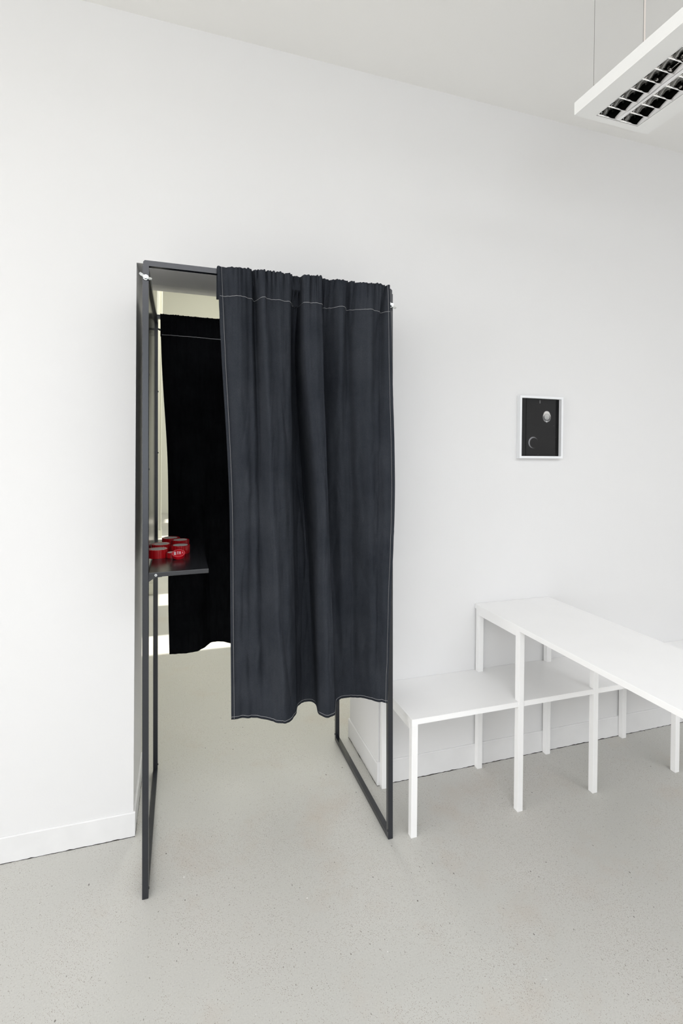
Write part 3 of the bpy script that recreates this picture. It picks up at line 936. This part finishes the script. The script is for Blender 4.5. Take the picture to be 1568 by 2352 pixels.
# housing: four sides + top + margin faces around the two louvre rows
add_box(bm, LX_0, RX[0][0] - 0.003, LY_0, LY_1, LZ_0, LZ_1)
add_box(bm, RX[1][1] + 0.003, LX_1, LY_0, LY_1, LZ_0, LZ_1)
add_box(bm, RX[0][0] - 0.003, RX[1][1] + 0.003, CY0 + 0.0035, LY_1, LZ_0, LZ_1)
add_box(bm, RX[0][0] - 0.003, RX[1][1] + 0.003, LY_0, CY1 - 0.003, LZ_0, LZ_1)
add_box(bm, RX[0][0] - 0.003, RX[1][1] + 0.003, CY1 - 0.003, CY0 + 0.0035, LZ_1 - 0.003, LZ_1)
lpart(put('housing', finish(bm, 'housing'), M['lamp_white']))
depth = 0.034
pitch = 0.0428
def inset_t(t): return 0.019 * min(t / 0.38, 1.0) + 0.010 * max(0.0, (t - 0.38) / 0.62)
def reflector(x0, x1):
    """two parabolic side mirrors and their lower lips, running the length of the row"""
    bm = bmesh.new()
    for s, xe in ((1, x0), (-1, x1)):
        prof = []
        for i in range(7):
            t = i / 6
            prof.append((xe + s * (0.0005 + inset_t(t)), LZ_0 + 0.0005 + depth * t))
        back = [(xe - s * 0.0012 + s * inset_t(i / 6), LZ_0 + 0.0005 + depth * i / 6 + 0.0004) for i in range(7)]
        loop = prof + back[::-1]
        a = [bm.verts.new((x, CY0, z)) for x, z in loop]; b = [bm.verts.new((x, CY1, z)) for x, z in loop]
        for i in range(len(loop)):
            j = (i + 1) % len(loop)
            f = bm.faces.new((a[i], b[i], b[j], a[j])); f.smooth = i < 6
        for i in range(6):
            bm.faces.new((a[i], a[i + 1], a[12 - i], a[13 - i])); bm.faces.new((b[i], b[i + 1], b[12 - i], b[13 - i]))
    me = bpy.data.meshes.new('side_reflector')
    bmesh.ops.recalc_face_normals(bm, faces=bm.faces[:])
    bm.to_mesh(me); bm.free()
    lpart(put('side_reflector', me, M['mirror']))
def blade_mesh(w):
    """one cross blade: thin lower lip, parabolic flanks that widen upwards"""
    bm = bmesh.new()
    prof = []
    hgt = 0.026
    for s in (-1, 1):
        for i in range(6):
            t = i / 5
            p = (s * (0.0008 + 0.0075 * t ** 1.4), hgt * t)
            prof.append(p)
    left = prof[:6]; right = prof[6:]
    loop = left + right[::-1]
    def inset(z): return inset_t(z / depth)
    a = [bm.verts.new((inset(z) + 0.0006, y, z)) for y, z in loop]
    b = [bm.verts.new((w - inset(z) - 0.0006, y, z)) for y, z in loop]
    n = len(loop)
    for i in range(n):
        j = (i + 1) % n
        f = bm.faces.new((a[i], a[j], b[j], b[i])); f.smooth = i < 5 or 6 <= i < 11
    bm.faces.new(a); bm.faces.new(b[::-1])
    return finish(bm, 'blade')
for x0, x1 in RX:
    reflector(x0, x1)
    me = blade_mesh(x1 - x0)
    me.materials.append(M['mirror'])
    y = CY0 - 0.0006
    while y > CY1:
        o = bpy.data.objects.new('blade', me); COL.objects.link(o)
        o.location = (x0, y, LZ_0 + 0.0006)
        lpart(o)
        y -= pitch
    # the tube above the row
    bm = bmesh.new()
    add_cyl(bm, ((x0 + x1) / 2, CY0 - 0.01, LZ_0 + 0.0320), (0, -1, 0), 0.0055, abs(CY1 - CY0) - 0.02, 16)
    lpart(put('fluorescent_tube', finish(bm, 'fluorescent_tube', True), M['lamp_white']))
lpart(box('divider', RX[0][1] + 0.002, RX[1][0] - 0.002, CY1, CY0, LZ_0 - 0.0004, LZ_0 + 0.03, M['mirror'], bevel=0.002))
def wire(name, x, y, r, mat, z1=H):
    bm = bmesh.new()
    add_cyl(bm, (x, y, LZ_1 - 0.001), (0, 0, 1), r, z1 - LZ_1 + 0.001, 8)
    return lpart(put(name, finish(bm, name), mat))
for yy in (-0.630, -1.85):
    wire('suspension_wire', 1.3080, yy, 0.0007, M['wire'])
    wire('suspension_wire', 1.5200, yy, 0.0007, M['wire'])
wire('power_cord', 1.5240, -0.632, 0.0026, M['cord'])
bm = bmesh.new()
bmesh.ops.create_cone(bm, cap_ends=True, segments=10, radius1=0.0042, radius2=0.0042, depth=0.004, matrix=Matrix.Translation((1.5230, -0.632, 2.792)))
lpart(put('cable_tie', finish(bm, 'cable_tie'), M['lamp_white']))

# ================================================================== RED ROLLS ON THE SHELF
def shelf_z(x): return SZ + (x - SX0) / (SX1 - SX0) * 0.0030
def roll(x, y, r, h, rc, seed, label, frayed):
    rnd = random.Random(seed)
    z0 = shelf_z(x) + 0.0004
    t = empty('sticker_roll', (x, y, z0))
    tag(t, label, 'roll', 'red rolls on the booth shelf')
    n = 60
    bm = bmesh.new()
    k = 15                                   # stickers round the outside
    ro = []
    for i in range(n):
        ph = (i * k / n) % 1.0
        ro.append(r * (1.0 - 0.018 * (1 - math.sin(math.pi * ph)) + 0.006 * rnd.uniform(-1, 1)))
    def rg(rad, z, jit=0.0):
        return [bm.verts.new(((rad[i] if isinstance(rad, list) else rad) * math.cos(2 * math.pi * i / n),
                              (rad[i] if isinstance(rad, list) else rad) * math.sin(2 * math.pi * i / n), z + rnd.uniform(-jit, jit))) for i in range(n)]
    rings = [rg(rc, 0), rg(ro, 0), rg(ro, h - 0.0008, 0.0004), rg([q - 0.0010 for q in ro], h, 0.0005), rg(rc, h - 0.0004, 0.0003)]
    for a, b in zip(rings, rings[1:] + rings[:1]):
        for i in range(n):
            j = (i + 1) % n
            bm.faces.new((a[i], a[j], b[j], b[i]))
    put('wound_band', finish(bm, 'wound_band'), M['red'], t)
    bm = bmesh.new()
    add_cyl(bm, (0, 0, 0.0005), (0, 0, 1), rc - 0.0003, h - 0.0010, 40)
    o = put('core', finish(bm, 'core'), M['core'], t); o['label'] = 'pale grey core'
    # gaps between the stickers show as fine pale lines
    bm = bmesh.new()
    for i in range(k):
        a = 2 * math.pi * (i / k)
        rr = r * 0.984
        c, s = math.cos(a), math.sin(a)
        wv = 0.00040
        q = [(-wv, 0.0012), (wv, 0.0012), (wv, h - 0.0012), (-wv, h - 0.0012)]
        f0 = [bm.verts.new((c * (rr + 0.0004) - s * u, s * (rr + 0.0004) + c * u, zz)) for u, zz in q]
        f1 = [bm.verts.new((c * (rr - 0.0008) - s * u, s * (rr - 0.0008) + c * u, zz)) for u, zz in q]
        bm.faces.new(f0); bm.faces.new(f1[::-1])
        for m_ in range(4):
            l_ = (m_ + 1) % 4
            bm.faces.new((f0[m_], f1[m_], f1[l_], f0[l_]))
    put('gap_lines', finish(bm, 'gap_lines'), M['seam'], t)
    # frayed pale backing paper on the upper edge
    if frayed:
        for (a0, a1, rad, lift) in frayed:
            bm = bmesh.new()
            m_ = 14
            lo, hi, lo2, hi2 = [], [], [], []
            for i in range(m_ + 1):
                a = math.radians(a0 + (a1 - a0) * i / m_)
                q = rad * r * (1 + 0.012 * math.sin(i * 1.9 + seed))
                zz = h - 0.0006 + lift * (0.6 + 0.4 * math.sin(i * 1.3 + seed))
                for lst, dr, z in ((lo, -0.0012, h - 0.002), (hi, -0.0012, zz), (lo2, 0.0012, h - 0.002), (hi2, 0.0012, zz)):
                    lst.append(bm.verts.new(((q + dr) * math.cos(a), (q + dr) * math.sin(a), z)))
            for i in range(m_):
                for p, s in ((lo, hi), (hi, hi2), (hi2, lo2), (lo2, lo)):
                    bm.faces.new((p[i], p[i + 1], s[i + 1], s[i]))
            bm.faces.new((lo[0], hi[0], hi2[0], lo2[0])); bm.faces.new((lo[-1], hi[-1], hi2[-1], lo2[-1]))
            o = put('paper_edge', finish(bm, 'paper_edge'), M['paper'], t); o['label'] = 'pale torn backing paper'
    return t
R0 = 0.0345
roll(-0.0785, -0.0455, 0.0345, 0.0300, 0.0255, 1, 'red roll with torn pale paper edge, nearest the left post',
     [(-75, 25, 0.82, 0.0016), (40, 85, 0.93, 0.0014), (165, 215, 0.93, 0.0012)])
roll(-0.0715, 0.0560, 0.0345, 0.0300, 0.0250, 2, 'red roll behind the leftmost one on the shelf',
     [(-60, 20, 0.80, 0.0014), (35, 70, 0.9, 0.0012)])
roll(-0.0375, 0.1900, 0.0350, 0.0300, 0.0255, 3, 'rearmost red roll on the shelf, beside the back curtain edge',
     [(170, 245, 0.90, 0.0012)])
roll(-0.0010, 0.1250, 0.0345, 0.0300, 0.0265, 4, 'red roll at right rear of the group on the shelf', None)
roll(-0.0005, 0.0080, 0.0345, 0.0300, 0.0270, 5, 'large red roll directly behind the lettered red disc', None)
roll(-0.0290, -0.0700, 0.0190, 0.0190, 0.0165, 6, 'small low red roll partly hidden by the lettered red disc', None)

# tilted lettered disc leaning on the roll behind it
disc = empty('lettered_disc', (-0.0075, -0.1180, shelf_z(-0.0075)))
tag(disc, 'tilted red disc with white lettering leaning against the red rolls', 'disc')
disc.rotation_euler = (math.radians(24), 0, math.radians(-2))
rd, hd = 0.0240, 0.0130
bm = bmesh.new()
r = bmesh.ops.create_cone(bm, cap_ends=True, segments=48, radius1=rd * 0.93, radius2=rd, depth=hd, matrix=Matrix.Translation((0, rd * 0.93, hd / 2)))
bmesh.ops.bevel(bm, geom=[e for e in bm.edges if len(e.link_faces) == 2 and abs(e.link_faces[0].normal.dot(e.link_faces[1].normal)) < 0.5], offset=0.0012, segments=2, affect='EDGES')
put('disc_body', finish(bm, 'disc_body'), M['red2'], disc)
bm = bmesh.new()
n = 48
zz = hd
for (ra, rb) in ((rd * 0.86, rd * 0.905),):
    lo = []; 
    for rr_, z in ((ra, zz - 0.0004), (ra, zz + 0.0003), (rb, zz + 0.0003), (rb, zz - 0.0004)):
        lo.append([bm.verts.new((rr_ * math.cos(2 * math.pi * i / n), rd * 0.93 + rr_ * math.sin(2 * math.pi * i / n), z)) for i in range(n)])
    for a, b in zip(lo, lo[1:] + lo[:1]):
        for i in range(n):
            j = (i + 1) % n
            bm.faces.new((a[i], a[j], b[j], b[i]))
put('printed_ring', finish(bm, 'printed_ring'), paint('pink_print', (0.75, 0.30, 0.32), 0.5), disc)
# lettering: condensed strokes, read from left to right
bm = bmesh.new()
def stroke(x0, y0, x1, y1, w):
    d = Vector((x1 - x0, y1 - y0)); p = Vector((-d.y, d.x)).normalized() * w / 2
    q = [(x0 + p.x, y0 + p.y), (x0 - p.x, y0 - p.y), (x1 - p.x, y1 - p.y), (x1 + p.x, y1 + p.y)]
    k = rd / 32.0
    a = [bm.verts.new((x * k, rd * 0.93 + y * k, hd + 0.0003)) for x, y in q]
    b = [bm.verts.new((x * k, rd * 0.93 + y * k, hd - 0.0003)) for x, y in q]
    bm.faces.new(a); bm.faces.new(b[::-1])
    for i in range(4):
        j = (i + 1) % 4
        bm.faces.new((a[i], b[i], b[j], a[j]))
# M
stroke(-20, 10, -18, -14, 2.6); stroke(-16.4, 10, -14.6, -14, 2.6); stroke(-13, 10, -11, -14, 2.6); stroke(-21, 9, -12, 9, 2.2)
stroke(-18.5, 14, -16.5, 13, 1.6)
# I
stroke(-4.6, 14, -2.6, -10, 3.0)
# H
stroke(2.2, 14, 4.4, -10, 2.6); stroke(8.2, 14, 10.6, -10, 2.6); stroke(3.0, 2, 9.4, 2, 3.0)
# S
stroke(19.5, 9, 17.5, 5, 1.8); stroke(17.5, 5, 20.5, 0.5, 1.8); stroke(20.5, 0.5, 20.2, -5, 1.8)
o = put('lettering', finish(bm, 'lettering'), M['ink'], disc); o['label'] = 'white condensed lettering'
